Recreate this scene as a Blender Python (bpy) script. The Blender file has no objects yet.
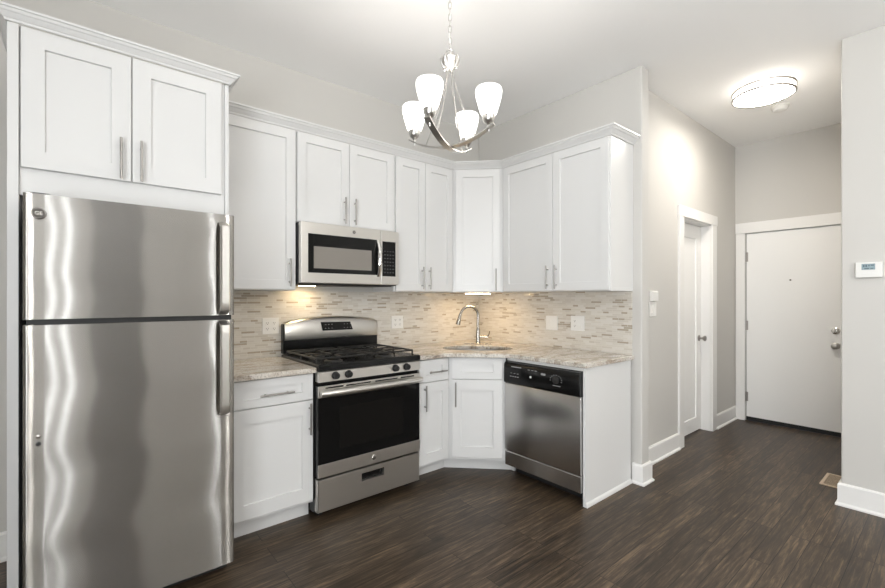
import bpy, bmesh, math, random
from mathutils import Vector, Matrix

random.seed(7)
SC = bpy.context.scene
COL = SC.collection
PI = math.pi

# ------------------------------------------------------------------ camera
F_PX, CAM, YAW, CY = 429.5, Vector((-3.0374, -3.0973, 1.3272)), 0.6919, 297.87
cd = bpy.data.cameras.new('camera')
cam = bpy.data.objects.new('camera', cd)
COL.objects.link(cam)
cd.sensor_fit = 'HORIZONTAL'
cd.sensor_width = 36.0
cd.lens = F_PX * 36.0 / 885.0
cd.shift_y = (CY - 294.0) / 885.0
cd.clip_start = 0.02
cam.location = CAM
cam.rotation_euler = (PI / 2, 0, -YAW)
SC.camera = cam

# ------------------------------------------------------------------ world, lights, exposure
SC.view_settings.view_transform = 'Standard'
SC.view_settings.look = 'None'
SC.view_settings.gamma = 1.0
SC.view_settings.use_curve_mapping = False
SC.view_settings.exposure = 0.07
SC.cycles.use_denoising = True
SC.cycles.max_bounces = 10
SC.cycles.diffuse_bounces = 6
SC.cycles.sample_clamp_indirect = 6.0

W = bpy.data.worlds.new('daylight')
SC.world = W
W.use_nodes = True
W.node_tree.nodes['Background'].inputs[0].default_value = (0.80, 0.90, 1.0, 1)
W.node_tree.nodes['Background'].inputs[1].default_value = 1.2


def area_light(name, loc, rot, sx, sy, power, col):
    l = bpy.data.lights.new(name, 'AREA')
    l.shape = 'RECTANGLE'
    l.size, l.size_y = sx, sy
    l.energy = power
    l.color = col
    o = bpy.data.objects.new(name, l)
    o.location = loc
    o.rotation_euler = rot
    COL.objects.link(o)
    return o


REAR = -6.5          # plane of the wall behind the camera
LEFT = -4.7
DAY = (0.93, 0.965, 1.0)
# area lights added at guessed, unseen windows: fridge streaks from rear, fill from left
UP = math.radians(42)    # left light aimed upward to brighten the ceiling
area_light('window_daylight', (-3.51, REAR - 0.16, 1.45), (PI / 2, 0, 0), 0.36, 1.9, 30, DAY)
area_light('window_daylight', (-1.27, REAR - 0.16, 1.45), (PI / 2, 0, 0), 0.14, 1.9, 24, DAY)
area_light('window_daylight', (LEFT - 0.45, -4.3, 1.25), (PI / 2 + UP, 0, -PI / 2), 2.2, 1.7, 240, DAY)


def lamp(name, loc, power, col, r):
    l = bpy.data.lights.new(name, 'POINT')
    l.energy = power
    l.color = col
    l.shadow_soft_size = r
    o = bpy.data.objects.new(name, l)
    o.location = loc
    COL.objects.link(o)


WARM = (1.0, 0.985, 0.96)
# unseen point lights added behind the camera to brighten ceiling and walls
lamp('added_fill_light', (-4.25, -4.7, 2.35), 52, WARM, 0.14)
lamp('added_fill_light', (-1.0, -4.6, 2.35), 52, WARM, 0.14)


# ------------------------------------------------------------------ materials
def mat(name, col, rough=0.5, metal=0.0, spec=0.5, emit=None, estr=0.0, aniso=0.0, coat=0.0):
    m = bpy.data.materials.new(name)
    m.use_nodes = True
    b = m.node_tree.nodes['Principled BSDF']
    b.inputs['Base Color'].default_value = (*col, 1)
    b.inputs['Roughness'].default_value = rough
    b.inputs['Metallic'].default_value = metal
    b.inputs['Specular IOR Level'].default_value = spec
    b.inputs['Coat Weight'].default_value = coat
    if aniso:
        b.inputs['Anisotropic'].default_value = aniso
        b.inputs['Anisotropic Rotation'].default_value = 0.25
        t = m.node_tree.nodes.new('ShaderNodeTangent')
        t.direction_type = 'RADIAL'
        t.axis = 'Z'
        m.node_tree.links.new(t.outputs[0], b.inputs['Tangent'])
    if emit:
        b.inputs['Emission Color'].default_value = (*emit, 1)
        b.inputs['Emission Strength'].default_value = estr
    return m


def nt(m):
    n = m.node_tree
    return n, n.nodes['Principled BSDF'], n.nodes.new, n.links.new


def add_bump(m, scale, strength, dist=0.002, stretch=(1, 1, 1), detail=2.0):
    n, b, new, link = nt(m)
    tc = new('ShaderNodeTexCoord')
    mp = new('ShaderNodeMapping')
    mp.inputs['Scale'].default_value = stretch
    nz = new('ShaderNodeTexNoise')
    nz.inputs['Scale'].default_value = scale
    nz.inputs['Detail'].default_value = detail
    bp = new('ShaderNodeBump')
    bp.inputs['Strength'].default_value = strength
    bp.inputs['Distance'].default_value = dist
    link(tc.outputs['Object'], mp.inputs[0])
    link(mp.outputs[0], nz.inputs['Vector'])
    link(nz.outputs['Fac'], bp.inputs['Height'])
    link(bp.outputs[0], b.inputs['Normal'])
    return m


def ramp(new, stops, interp='LINEAR'):
    r = new('ShaderNodeValToRGB')
    cr = r.color_ramp
    cr.interpolation = interp
    while len(cr.elements) > len(stops):
        cr.elements.remove(cr.elements[-1])
    while len(cr.elements) < len(stops):
        cr.elements.new(0.5)
    for e, (p, c) in zip(cr.elements, stops):
        e.position = p
        e.color = (*c, 1)
    return r


M = {}
M['wall'] = add_bump(mat('greige_wall_paint', (0.585, 0.57, 0.54), 0.65), 180, 0.05)
M['ceiling'] = add_bump(mat('ceiling_paint', (0.92, 0.915, 0.905), 0.8), 180, 0.05)
M['trim'] = mat('white_trim_paint', (0.82, 0.81, 0.79), 0.35)
M['cab'] = mat('white_cabinet_paint', (0.72, 0.718, 0.708), 0.33)
M['doorpaint'] = mat('white_door_paint', (0.86, 0.855, 0.84), 0.4)
M['nickel'] = mat('brushed_nickel', (0.52, 0.50, 0.47), 0.28, 1.0)
M['pewter'] = mat('satin_pewter', (0.42, 0.40, 0.38), 0.3, 1.0)
M['chrome'] = mat('polished_chrome', (0.72, 0.70, 0.67), 0.1, 1.0)
M['faucet'] = mat('brushed_faucet_metal', (0.36, 0.34, 0.31), 0.2, 1.0)
M['pull'] = mat('satin_nickel_pull', (0.36, 0.345, 0.325), 0.32, 1.0)
M['lampmetal'] = mat('satin_chandelier_metal', (0.60, 0.585, 0.56), 0.28, 1.0)
M['black'] = mat('black_enamel', (0.006, 0.006, 0.006), 0.18, spec=0.35)
M['blackmatte'] = mat('black_plastic', (0.012, 0.012, 0.012), 0.5)
M['iron'] = mat('cast_iron', (0.012, 0.011, 0.010), 0.42)
M['glass_black'] = mat('black_oven_glass', (0.005, 0.005, 0.005), 0.06, spec=0.22)
M['window_grey'] = mat('tinted_door_window', (0.23, 0.21, 0.185), 0.2)
M['darkgrey'] = mat('dark_grey_metal', (0.03, 0.03, 0.03), 0.45)
M['marks'] = mat('pale_printed_marks', (0.34, 0.34, 0.34), 0.5)
M['white_plastic'] = mat('white_plastic', (0.80, 0.79, 0.76), 0.35)
M['slot'] = mat('dark_slot', (0.10, 0.09, 0.08), 0.6)
M['lcd'] = mat('grey_blue_display', (0.27, 0.36, 0.39), 0.3)
M['lcd_dark'] = mat('display_digits', (0.10, 0.15, 0.18), 0.4)
M['vent'] = mat('tan_vent_metal', (0.58, 0.46, 0.33), 0.45)
M['shade'] = mat('frosted_lamp_glass', (0.9, 0.88, 0.84), 0.4, emit=(1.0, 0.965, 0.92), estr=2.4)
M['lens'] = mat('white_acrylic_lens', (0.9, 0.9, 0.88), 0.4, emit=(1.0, 0.935, 0.85), estr=50.0)
M['lens_side'] = mat('white_acrylic_band', (0.9, 0.9, 0.88), 0.4, emit=(1.0, 0.935, 0.85), estr=5.0)
M['strip'] = mat('under_cabinet_lens', (0.9, 0.88, 0.8), 0.4, emit=(1.0, 0.70, 0.36), estr=42.0)
M['bulb'] = mat('cooktop_lamp_lens', (0.9, 0.88, 0.8), 0.4, emit=(1.0, 0.76, 0.45), estr=50.0)
M['sinksteel'] = mat('sink_steel', (0.26, 0.25, 0.24), 0.4, 1.0)

# brushed stainless, one slightly wavy for the refrigerator doors
M['steel'] = mat('brushed_stainless', (0.66, 0.64, 0.605), 0.30, 1.0, aniso=0.6)
M['steel_dw'] = mat('dishwasher_stainless', (0.58, 0.57, 0.56), 0.26, 1.0, aniso=0.6)
M['steel_wavy'] = mat('wavy_brushed_stainless', (0.55, 0.535, 0.505), 0.165, 1.0, aniso=1.0)


def wavy(m):
    """sheet metal that twists a little from top to bottom, so upright reflections snake"""
    n, b, new, link = nt(m)
    tc = new('ShaderNodeTexCoord')
    sp = new('ShaderNodeSeparateXYZ')
    link(tc.outputs['Object'], sp.inputs[0])
    mp = new('ShaderNodeMapping')
    mp.inputs['Scale'].default_value = (0.5, 0.5, 3.6)
    nz = new('ShaderNodeTexNoise')
    nz.inputs['Scale'].default_value = 1.0
    nz.inputs['Detail'].default_value = 0.8
    link(tc.outputs['Object'], mp.inputs[0])
    link(mp.outputs[0], nz.inputs['Vector'])
    sub = new('ShaderNodeMath')
    sub.operation = 'SUBTRACT'
    sub.inputs[1].default_value = 0.5
    link(nz.outputs['Fac'], sub.inputs[0])
    mul = new('ShaderNodeMath')
    mul.operation = 'MULTIPLY'
    link(sub.outputs[0], mul.inputs[0])
    link(sp.outputs['X'], mul.inputs[1])
    bp = new('ShaderNodeBump')
    bp.inputs['Strength'].default_value = 1.0
    bp.inputs['Distance'].default_value = 0.05
    link(mul.outputs[0], bp.inputs['Height'])
    link(bp.outputs[0], b.inputs['Normal'])
    # horizontal brushing: sharp sideways, very loose up and down
    an = new('ShaderNodeBsdfAnisotropic')
    an.inputs['Color'].default_value = (0.44, 0.425, 0.40, 1)
    an.inputs['Roughness'].default_value = 0.205
    an.inputs['Anisotropy'].default_value = 0.87
    link(bp.outputs[0], an.inputs['Normal'])
    link(b.inputs['Tangent'].links[0].from_socket, an.inputs['Tangent'])
    link(an.outputs[0], n.nodes['Material Output'].inputs['Surface'])


wavy(M['steel_wavy'])


def floor_mat():
    m = mat('dark_stained_oak_boards', (0.03, 0.02, 0.015), 0.36, spec=0.38)
    n, b, new, link = nt(m)
    tc = new('ShaderNodeTexCoord')
    br = new('ShaderNodeTexBrick')
    br.offset = 0.37
    br.offset_frequency = 3
    br.inputs['Color1'].default_value = (0, 0, 0, 1)
    br.inputs['Color2'].default_value = (1, 1, 1, 1)
    br.inputs['Mortar'].default_value = (0, 0, 0, 1)
    br.inputs['Scale'].default_value = 1.0
    br.inputs['Mortar Size'].default_value = 0.0016
    br.inputs['Brick Width'].default_value = 1.15
    br.inputs['Row Height'].default_value = 0.083
    link(tc.outputs['Object'], br.inputs['Vector'])
    # grain, shifted per board
    mp = new('ShaderNodeMapping')
    mp.inputs['Scale'].default_value = (3.0, 42.0, 3.0)
    off = new('ShaderNodeVectorMath')
    off.operation = 'MULTIPLY_ADD'
    off.inputs[1].default_value = (13, 7, 3)
    link(br.outputs['Color'], off.inputs[0])
    link(tc.outputs['Object'], off.inputs[2])
    link(off.outputs[0], mp.inputs[0])
    nz = new('ShaderNodeTexNoise')
    nz.inputs['Scale'].default_value = 1.6
    nz.inputs['Detail'].default_value = 7
    nz.inputs['Roughness'].default_value = 0.68
    nz.inputs['Distortion'].default_value = 0.5
    link(mp.outputs[0], nz.inputs['Vector'])
    r1 = ramp(new, [(0.30, (0.018, 0.012, 0.008)), (0.50, (0.055, 0.038, 0.024)), (0.62, (0.115, 0.079, 0.049)), (0.80, (0.25, 0.175, 0.108))])
    link(nz.outputs['Fac'], r1.inputs[0])
    # board to board tone
    hv = new('ShaderNodeMapRange')
    hv.inputs['To Min'].default_value = 0.74
    hv.inputs['To Max'].default_value = 1.25
    link(br.outputs['Color'], hv.inputs['Value'])
    mul = new('ShaderNodeMix')
    mul.data_type = 'RGBA'
    mul.blend_type = 'MULTIPLY'
    mul.inputs['Factor'].default_value = 1.0
    link(r1.outputs[0], mul.inputs['A'])
    link(hv.outputs[0], mul.inputs['B'])
    mo = new('ShaderNodeMix')
    mo.data_type = 'RGBA'
    mo.inputs['B'].default_value = (0.006, 0.0045, 0.0035, 1)
    link(br.outputs['Fac'], mo.inputs['Factor'])
    link(mul.outputs['Result'], mo.inputs['A'])
    link(mo.outputs['Result'], b.inputs['Base Color'])
    rr = new('ShaderNodeMapRange')
    rr.inputs['To Min'].default_value = 0.30
    rr.inputs['To Max'].default_value = 0.50
    link(nz.outputs['Fac'], rr.inputs['Value'])
    link(rr.outputs[0], b.inputs['Roughness'])
    bp = new('ShaderNodeBump')
    bp.inputs['Strength'].default_value = 0.12
    bp.inputs['Distance'].default_value = 0.002
    link(nz.outputs['Fac'], bp.inputs['Height'])
    link(bp.outputs[0], b.inputs['Normal'])
    return m


def mosaic_mat(axis):
    m = mat('glass_mosaic_' + axis, (0.7, 0.66, 0.6), 0.12)
    n, b, new, link = nt(m)
    tc = new('ShaderNodeTexCoord')
    sp = new('ShaderNodeSeparateXYZ')
    cb = new('ShaderNodeCombineXYZ')
    link(tc.outputs['Object'], sp.inputs[0])
    sh = new('ShaderNodeVectorMath')
    sh.operation = 'ADD'
    sh.inputs[1].default_value = (0, 0, 0) if axis == 'x' else (3.37, 1.395, 0)
    link(sp.outputs['X' if axis == 'x' else 'Y'], cb.inputs[0])
    link(sp.outputs['Z'], cb.inputs[1])
    link(cb.outputs[0], sh.inputs[0])
    cb = sh
    br = new('ShaderNodeTexBrick')
    br.offset = 0.43
    br.offset_frequency = 2
    br.squash = 0.55
    br.squash_frequency = 3
    br.inputs['Color1'].default_value = (0, 0, 0, 1)
    br.inputs['Color2'].default_value = (1, 1, 1, 1)
    br.inputs['Mortar'].default_value = (0.4, 0.4, 0.4, 1)
    br.inputs['Scale'].default_value = 1.0
    br.inputs['Mortar Size'].default_value = 0.0011
    br.inputs['Brick Width'].default_value = 0.088
    br.inputs['Row Height'].default_value = 0.0155
    link(cb.outputs[0], br.inputs['Vector'])
    cr = ramp(new, [(0.0, (0.63, 0.595, 0.535)), (0.22, (0.59, 0.55, 0.49)), (0.45, (0.66, 0.63, 0.58)),
                    (0.66, (0.55, 0.505, 0.44)), (0.74, (0.62, 0.585, 0.52)), (0.89, (0.40, 0.35, 0.28))], 'CONSTANT')
    link(br.outputs['Color'], cr.inputs[0])
    mo = new('ShaderNodeMix')
    mo.data_type = 'RGBA'
    mo.inputs['B'].default_value = (0.70, 0.67, 0.61, 1)
    link(br.outputs['Fac'], mo.inputs['Factor'])
    link(cr.outputs[0], mo.inputs['A'])
    link(mo.outputs['Result'], b.inputs['Base Color'])
    # each little tile sits at a slightly different tilt
    nz = new('ShaderNodeTexNoise')
    nz.inputs['Scale'].default_value = 22
    link(cb.outputs[0], nz.inputs['Vector'])
    hh = new('ShaderNodeMath')
    hh.operation = 'SUBTRACT'
    link(nz.outputs['Fac'], hh.inputs[0])
    link(br.outputs['Fac'], hh.inputs[1])
    bp = new('ShaderNodeBump')
    bp.inputs['Strength'].default_value = 0.25
    bp.inputs['Distance'].default_value = 0.003
    link(hh.outputs[0], bp.inputs['Height'])
    link(bp.outputs[0], b.inputs['Normal'])
    return m


def granite_mat():
    m = mat('cream_granite', (0.6, 0.55, 0.48), 0.16)
    n, b, new, link = nt(m)
    tc = new('ShaderNodeTexCoord')
    mp = new('ShaderNodeMapping')
    mp.inputs['Rotation'].default_value = (0, 0, 0.5)
    mp.inputs['Scale'].default_value = (2.0, 9.0, 6.0)
    link(tc.outputs['Object'], mp.inputs[0])
    n1 = new('ShaderNodeTexNoise')
    n1.inputs['Scale'].default_value = 1.8
    n1.inputs['Detail'].default_value = 6
    n1.inputs['Roughness'].default_value = 0.62
    n1.inputs['Distortion'].default_value = 1.2
    link(mp.outputs[0], n1.inputs['Vector'])
    c1 = ramp(new, [(0.28, (0.20, 0.15, 0.11)), (0.42, (0.47, 0.41, 0.34)), (0.52, (0.66, 0.62, 0.56)), (0.70, (0.74, 0.71, 0.66)), (0.85, (0.50, 0.46, 0.40))])
    link(n1.outputs['Fac'], c1.inputs[0])
    n2 = new('ShaderNodeTexNoise')
    n2.inputs['Scale'].default_value = 110
    n2.inputs['Detail'].default_value = 3
    link(tc.outputs['Object'], n2.inputs['Vector'])
    c2 = ramp(new, [(0.33, (0.38, 0.34, 0.30)), (0.5, (1, 1, 1))])
    link(n2.outputs['Fac'], c2.inputs[0])
    mx = new('ShaderNodeMix')
    mx.data_type = 'RGBA'
    mx.blend_type = 'MULTIPLY'
    mx.inputs['Factor'].default_value = 0.75
    link(c1.outputs[0], mx.inputs['A'])
    link(c2.outputs[0], mx.inputs['B'])
    link(mx.outputs['Result'], b.inputs['Base Color'])
    return m


M['floor'] = floor_mat()
M['mosaic_x'] = mosaic_mat('x')
M['mosaic_y'] = mosaic_mat('y')
M['granite'] = granite_mat()
gm = bpy.data.materials.new('window_glass')
gm.use_nodes = True
g_n = gm.node_tree
g_n.nodes.clear()
g_o = g_n.nodes.new('ShaderNodeOutputMaterial')
g_t = g_n.nodes.new('ShaderNodeBsdfTransparent')
g_g = g_n.nodes.new('ShaderNodeBsdfGlossy')
g_g.inputs['Roughness'].default_value = 0.02
g_m = g_n.nodes.new('ShaderNodeMixShader')
g_m.inputs[0].default_value = 0.05
g_n.links.new(g_t.outputs[0], g_m.inputs[1])
g_n.links.new(g_g.outputs[0], g_m.inputs[2])
g_n.links.new(g_m.outputs[0], g_o.inputs[0])
M['glass'] = gm


# ------------------------------------------------------------------ frames: u along the wall, w outwards, z up
class Frame:
    def __init__(s, o, u, w):
        s.o = Vector((o[0], o[1], 0))
        s.u = Vector((u[0], u[1], 0)).normalized()
        s.w = Vector((w[0], w[1], 0)).normalized()

    def __call__(s, u, w, z):
        return s.o + s.u * u + s.w * w + Vector((0, 0, z))


WORLD = Frame((0, 0), (1, 0), (0, 1))
FA = Frame((0, 0), (1, 0), (0, -1))            # back wall: u = x, w = -y
FB = Frame((0, 0), (0, -1), (-1, 0))           # right wall: u = -y, w = -x
S2 = math.sqrt(0.5)
FD = Frame((0, 0), (S2, -S2), (-S2, -S2))      # diagonal corner: u = 0 on the corner axis
FC = Frame((0, -1.51), (1, 0), (0, -1))        # hallway wall
FF = Frame((2.47, 0), (0, -1), (-1, 0))        # entrance wall
FP = Frame((0.69, 0), (0, -1), (-1, 0))        # partition by the thermostat


# ------------------------------------------------------------------ mesh builder
class MB:
    def __init__(s, fr=WORLD):
        s.bm = bmesh.new()
        s.f = fr

    def face(s, pts):
        vs = [s.bm.verts.new(s.f(*p)) for p in pts]
        return s.bm.faces.new(vs)

    def box(s, u0, u1, w0, w1, z0, z1):
        v = [s.bm.verts.new(s.f(u, w, z)) for z in (z0, z1) for w in (w0, w1) for u in (u0, u1)]
        for q in ((0, 1, 3, 2), (4, 6, 7, 5), (0, 4, 5, 1), (2, 3, 7, 6), (0, 2, 6, 4), (1, 5, 7, 3)):
            s.bm.faces.new([v[i] for i in q])
        return s

    def loops(s, rings, close=True, cap=True):
        """rings: list of lists of (u,w,z) with equal length"""
        vr = [[s.bm.verts.new(s.f(*p)) for p in r] for r in rings]
        n = len(vr[0])
        for a, b in zip(vr, vr[1:]):
            for i in range(n if close else n - 1):
                j = (i + 1) % n
                s.bm.faces.new((a[i], a[j], b[j], b[i]))
        if cap:
            s.bm.faces.new(vr[0])
            s.bm.faces.new(vr[-1])
        return s

    def prism(s, poly, z0, z1):
        """poly in (u,w), extruded in z"""
        return s.loops([[(u, w, z0) for u, w in poly], [(u, w, z1) for u, w in poly]])

    def prism_w(s, poly, w0, w1):
        """poly in (u,z), extruded in w"""
        return s.loops([[(u, w0, z) for u, z in poly], [(u, w1, z) for u, z in poly]])

    def prism_u(s, poly, u0, u1):
        """poly in (w,z), extruded in u"""
        return s.loops([[(u0, w, z) for w, z in poly], [(u1, w, z) for w, z in poly]])

    def tube(s, pts, r, n=12, closed=False, taper=None):
        P = [s.f(*p) for p in pts]
        m = len(P)
        rings = []
        up = None
        for i, p in enumerate(P):
            if closed:
                t = (P[(i + 1) % m] - P[i - 1]).normalized()
            else:
                t = (P[min(i + 1, m - 1)] - P[max(i - 1, 0)]).normalized()
            if up is None:
                up = Vector((0, 0, 1)) if abs(t.z) < 0.9 else Vector((1, 0, 0))
            a = (up - t * up.dot(t)).normalized()
            b = t.cross(a)
            up = a
            rr = r if taper is None else taper[i]
            rings.append([s.bm.verts.new(p + a * (rr * math.cos(k * 2 * PI / n)) + b * (rr * math.sin(k * 2 * PI / n))) for k in range(n)])
        prs = list(zip(rings, rings[1:])) + ([(rings[-1], rings[0])] if closed else [])
        for a, b in prs:
            for k in range(n):
                s.bm.faces.new((a[k], a[(k + 1) % n], b[(k + 1) % n], b[k]))
        if not closed:
            s.bm.faces.new(rings[0])
            s.bm.faces.new(rings[-1])
        return s

    def lathe(s, c, axis, prof, n=24):
        """prof: (radius, height along axis); c in frame coords; axis is 'u','w' or 'z'"""
        rings = []
        for r, h in prof:
            ring = []
            for k in range(n):
                a, b = r * math.cos(2 * PI * k / n), r * math.sin(2 * PI * k / n)
                if axis == 'z':
                    p = (c[0] + a, c[1] + b, c[2] + h)
                elif axis == 'w':
                    p = (c[0] + a, c[1] + h, c[2] + b)
                else:
                    p = (c[0] + h, c[1] + a, c[2] + b)
                ring.append(p)
            rings.append(ring)
        return s.loops(rings)

    def shaker(s, u0, u1, z0, z1, w0, w1, st=0.057, rail=None, rec=0.012):
        rail = rail or st
        o = [(u0, z0), (u1, z0), (u1, z1), (u0, z1)]
        i = [(u0 + st, z0 + rail), (u1 - st, z0 + rail), (u1 - st, z1 - rail), (u0 + st, z1 - rail)]
        e = 0.0012
        k = [(u0 + st + e, z0 + rail + e), (u1 - st - e, z0 + rail + e), (u1 - st - e, z1 - rail - e), (u0 + st + e, z1 - rail - e)]
        h = 0.0018
        o2 = [(u0 + h, z0 + h), (u1 - h, z0 + h), (u1 - h, z1 - h), (u0 + h, z1 - h)]
        s.loops([[(u, w0, z) for u, z in o], [(u, w1 - h, z) for u, z in o], [(u, w1, z) for u, z in o2],
                 [(u, w1, z) for u, z in i], [(u, w1 - rec, z) for u, z in k]])
        return s

    def pull(s, u, w, z0, z1, horizontal=False, r=0.0056, so=0.028):
        """bar pull: a rod on two posts; vertical at u from z0 to z1, or horizontal from z0 to z1 along u at height u"""
        L = z1 - z0
        if horizontal:
            s.tube([(z0, w + so, u), (z1, w + so, u)], r)
            for q in (z0 + L * 0.17, z1 - L * 0.17):
                s.tube([(q, w - 0.001, u), (q, w + so, u)], r * 0.85)
        else:
            s.tube([(u, w + so, z0), (u, w + so, z1)], r)
            for q in (z0 + L * 0.17, z1 - L * 0.17):
                s.tube([(u, w - 0.001, q), (u, w + so, q)], r * 0.85)
        return s

    def build(s, name, m, parent=None, bevel=0.0, seg=2, smooth=True, ang=35):
        bmesh.ops.recalc_face_normals(s.bm, faces=s.bm.faces)
        me = bpy.data.meshes.new(name)
        off = Vector((0, 0, 0))
        p = parent
        while p is not None:
            off += p.location
            p = p.parent
        if off.length:
            bmesh.ops.translate(s.bm, verts=s.bm.verts, vec=-off)
        s.bm.to_mesh(me)
        s.bm.free()
        me.materials.append(M[m] if isinstance(m, str) else m)
        if smooth:
            for p in me.polygons:
                p.use_smooth = True
            me.set_sharp_from_angle(angle=math.radians(ang))
        o = bpy.data.objects.new(name, me)
        COL.objects.link(o)
        if parent:
            o.parent = parent
        if bevel:
            b = o.modifiers.new('bevel', 'BEVEL')
            b.width = bevel
            b.segments = seg
            b.limit_method = 'ANGLE'
            b.angle_limit = math.radians(40)
            b.harden_normals = True
        return o


def sweep(mb, path, prof, closed_ends=True):
    """profile (out, z) swept along an xy path with mitred corners; out is to the right of travel"""
    pts = [Vector(p) for p in path]
    rings = []
    for i, p in enumerate(pts):
        d0 = (pts[i] - pts[i - 1]).normalized() if i else None
        d1 = (pts[i + 1] - pts[i]).normalized() if i < len(pts) - 1 else None
        if d0 is None:
            d0 = d1
        if d1 is None:
            d1 = d0
        n0, n1 = Vector((d0.y, -d0.x)), Vector((d1.y, -d1.x))
        mt = (n0 + n1)
        mt = mt / max(1e-6, mt.dot(n0))
        rings.append([(p.x + mt.x * o, p.y + mt.y * o, z) for o, z in prof])
    mb.loops(rings)
    return mb


def empty(name, loc, label, cat, group=None):
    o = bpy.data.objects.new(name, None)
    o.empty_display_size = 0.1
    COL.objects.link(o)
    o.location = loc
    return tag(o, label, cat, group)


def tag(o, label, cat, group=None):
    o['label'] = label
    o['category'] = cat
    if group:
        o['group'] = group
    return o


def struct(o):
    o['kind'] = 'structure'
    return o


def lettering(text, size, fr, u, w, z, name, m, parent, depth=0.0006):
    """flat raised lettering, facing along w, as a mesh part"""
    c = bpy.data.curves.new(name, 'FONT')
    c.body = text
    c.size = size
    c.align_x = 'CENTER'
    c.align_y = 'CENTER'
    c.extrude = depth
    t = bpy.data.objects.new(name, c)
    COL.objects.link(t)
    dg = bpy.context.evaluated_depsgraph_get()
    me = bpy.data.meshes.new_from_object(t.evaluated_get(dg))
    bpy.data.objects.remove(t)
    bpy.data.curves.remove(c)
    off = Vector((0, 0, 0))
    p = parent
    while p is not None:
        off += p.location
        p = p.parent
    for v in me.vertices:
        v.co = fr(u + v.co.x, w + v.co.z, z + v.co.y) - off
    me.materials.clear()
    me.materials.append(M[m])
    o = bpy.data.objects.new(name, me)
    COL.objects.link(o)
    o.parent = parent
    return o


# ------------------------------------------------------------------ the room shell
H = 2.985
XE, PY = 2.47, -1.652          # entrance wall, end of the kitchen's right wall
YH = -2.607                    # end of the partition
PX = 0.69

struct(MB().box(LEFT - 0.15, XE + 0.15, REAR - 0.15, 0.15, -0.12, 0).build('floor', 'floor'))
struct(MB().box(LEFT - 0.15, XE + 0.15, REAR - 0.15, 0.15, H, H + 0.12).build('ceiling', 'ceiling'))
struct(MB().box(LEFT - 0.12, 0.11, 0, 0.12, 0, H).build('wall_back', 'wall'))
struct(MB().box(0, 0.11, PY, -0.0005, 0, H).build('wall_right', 'wall', bevel=0.012, seg=4))
mb = MB()
DX0, DX1, DZ = 1.06, 1.75, 2.05
mb.box(0.1105, DX0, -1.51, -1.38, 0, H).box(DX1, XE, -1.51, -1.38, 0, H).box(DX0, DX1, -1.51, -1.38, DZ, H)
struct(mb.build('wall_hallway', 'wall'))
mb = MB()
EY0, EY1, EZ = -1.605, -2.475, 2.025    # entrance door opening
mb.box(XE, XE + 0.12, EY0, -1.38, 0, H).box(XE, XE + 0.12, -2.8, EY1, 0, H).box(XE, XE + 0.12, EY1, EY0, EZ, H)
struct(mb.build('wall_entrance', 'wall'))
struct(MB().box(PX, PX + 0.12, REAR, YH, 0, H).build('wall_partition', 'wall', bevel=0.008, seg=3))
struct(MB().box(PX + 0.121, XE - 0.001, YH - 0.12, YH, 0, H).build('wall_hallway_right', 'wall'))
# wall behind the camera and left wall, with unseen windows added for the daylight
mb = MB()
wx = [(-3.69, -3.33), (-1.34, -1.20)]  # guessed rear windows, narrowed to slits for the bright streaks on the refrigerator
wz0, wz1 = 0.35, 2.3
xs = [LEFT, wx[0][0], wx[0][1], wx[1][0], wx[1][1], PX - 0.001]
for i in range(0, 5, 2):
    mb.box(xs[i], xs[i + 1], REAR - 0.12, REAR, 0, H)
for a, b in wx:
    mb.box(a, b, REAR - 0.12, REAR, 0, wz0).box(a, b, REAR - 0.12, REAR, wz1, H)
struct(mb.build('wall_rear', 'wall'))
mb = MB()
ly0, ly1 = -5.4, -3.2
mb.box(LEFT - 0.12, LEFT, REAR, ly0, 0, H).box(LEFT - 0.12, LEFT, ly1, -0.001, 0, H)
mb.box(LEFT - 0.12, LEFT, ly0, ly1, 0, wz0).box(LEFT - 0.12, LEFT, ly0, ly1, wz1, H)
struct(mb.build('wall_left', 'wall'))


def window(n, fr, u0, u1):
    mb = MB(fr)
    t = 0.045 if u1 - u0 > 1 else 0.05
    mb.box(u0, u0 + t, -0.09, -0.03, wz0, wz1).box(u1 - t, u1, -0.09, -0.03, wz0, wz1)
    mb.box(u0 + t, u1 - t, -0.09, -0.03, wz0, wz0 + t).box(u0 + t, u1 - t, -0.09, -0.03, wz1 - t, wz1)
    k = 3 if u1 - u0 > 1 else (1 if u1 - u0 > 0.3 else 0)
    bw_ = 0.07 if k == 1 else 0.025
    for i in range(k):
        c = u0 + (u1 - u0) * (i + 1) / (k + 1)
        mb.box(c - bw_, c + bw_, -0.085, -0.035, wz0 + t, wz1 - t)
    c = 0.085
    mb.box(u0 - c, u0 - 0.001, 0, 0.018, wz0 - 0.02, wz1 + c).box(u1 + 0.001, u1 + c, 0, 0.018, wz0 - 0.02, wz1 + c)
    mb.box(u0, u1, 0, 0.018, wz1, wz1 + c).box(u0 - c, u1 + c, 0, 0.05, wz0 - 0.05, wz0 - 0.02)
    o = struct(mb.build('window_%d' % n, 'trim'))
    MB(fr).box(u0 + t, u1 - t, -0.062, -0.058, wz0 + t, wz1 - t).build('pane', 'glass', o)


struct(MB().box(-3.1, -2.42, REAR + 0.001, REAR + 0.03, 0.005, 2.75).build('added_dark_slab', mat('added_slab_finish', (0.02, 0.017, 0.014), 0.5)))  # unseen dark slab added to give the refrigerator's reflection a dark band
FR = Frame((0, REAR), (-1, 0), (0, 1))
window(1, FR, -wx[0][1], -wx[0][0])
window(2, FR, -wx[1][1], -wx[1][0])
window(3, Frame((LEFT, 0), (0, 1), (1, 0)), ly0, ly1)

# baseboards
BP = [(0, 0), (0.027, 0), (0.027, 0.010), (0.016, 0.021), (0.016, 0.132), (0.010, 0.142), (0, 0.142)]


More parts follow.
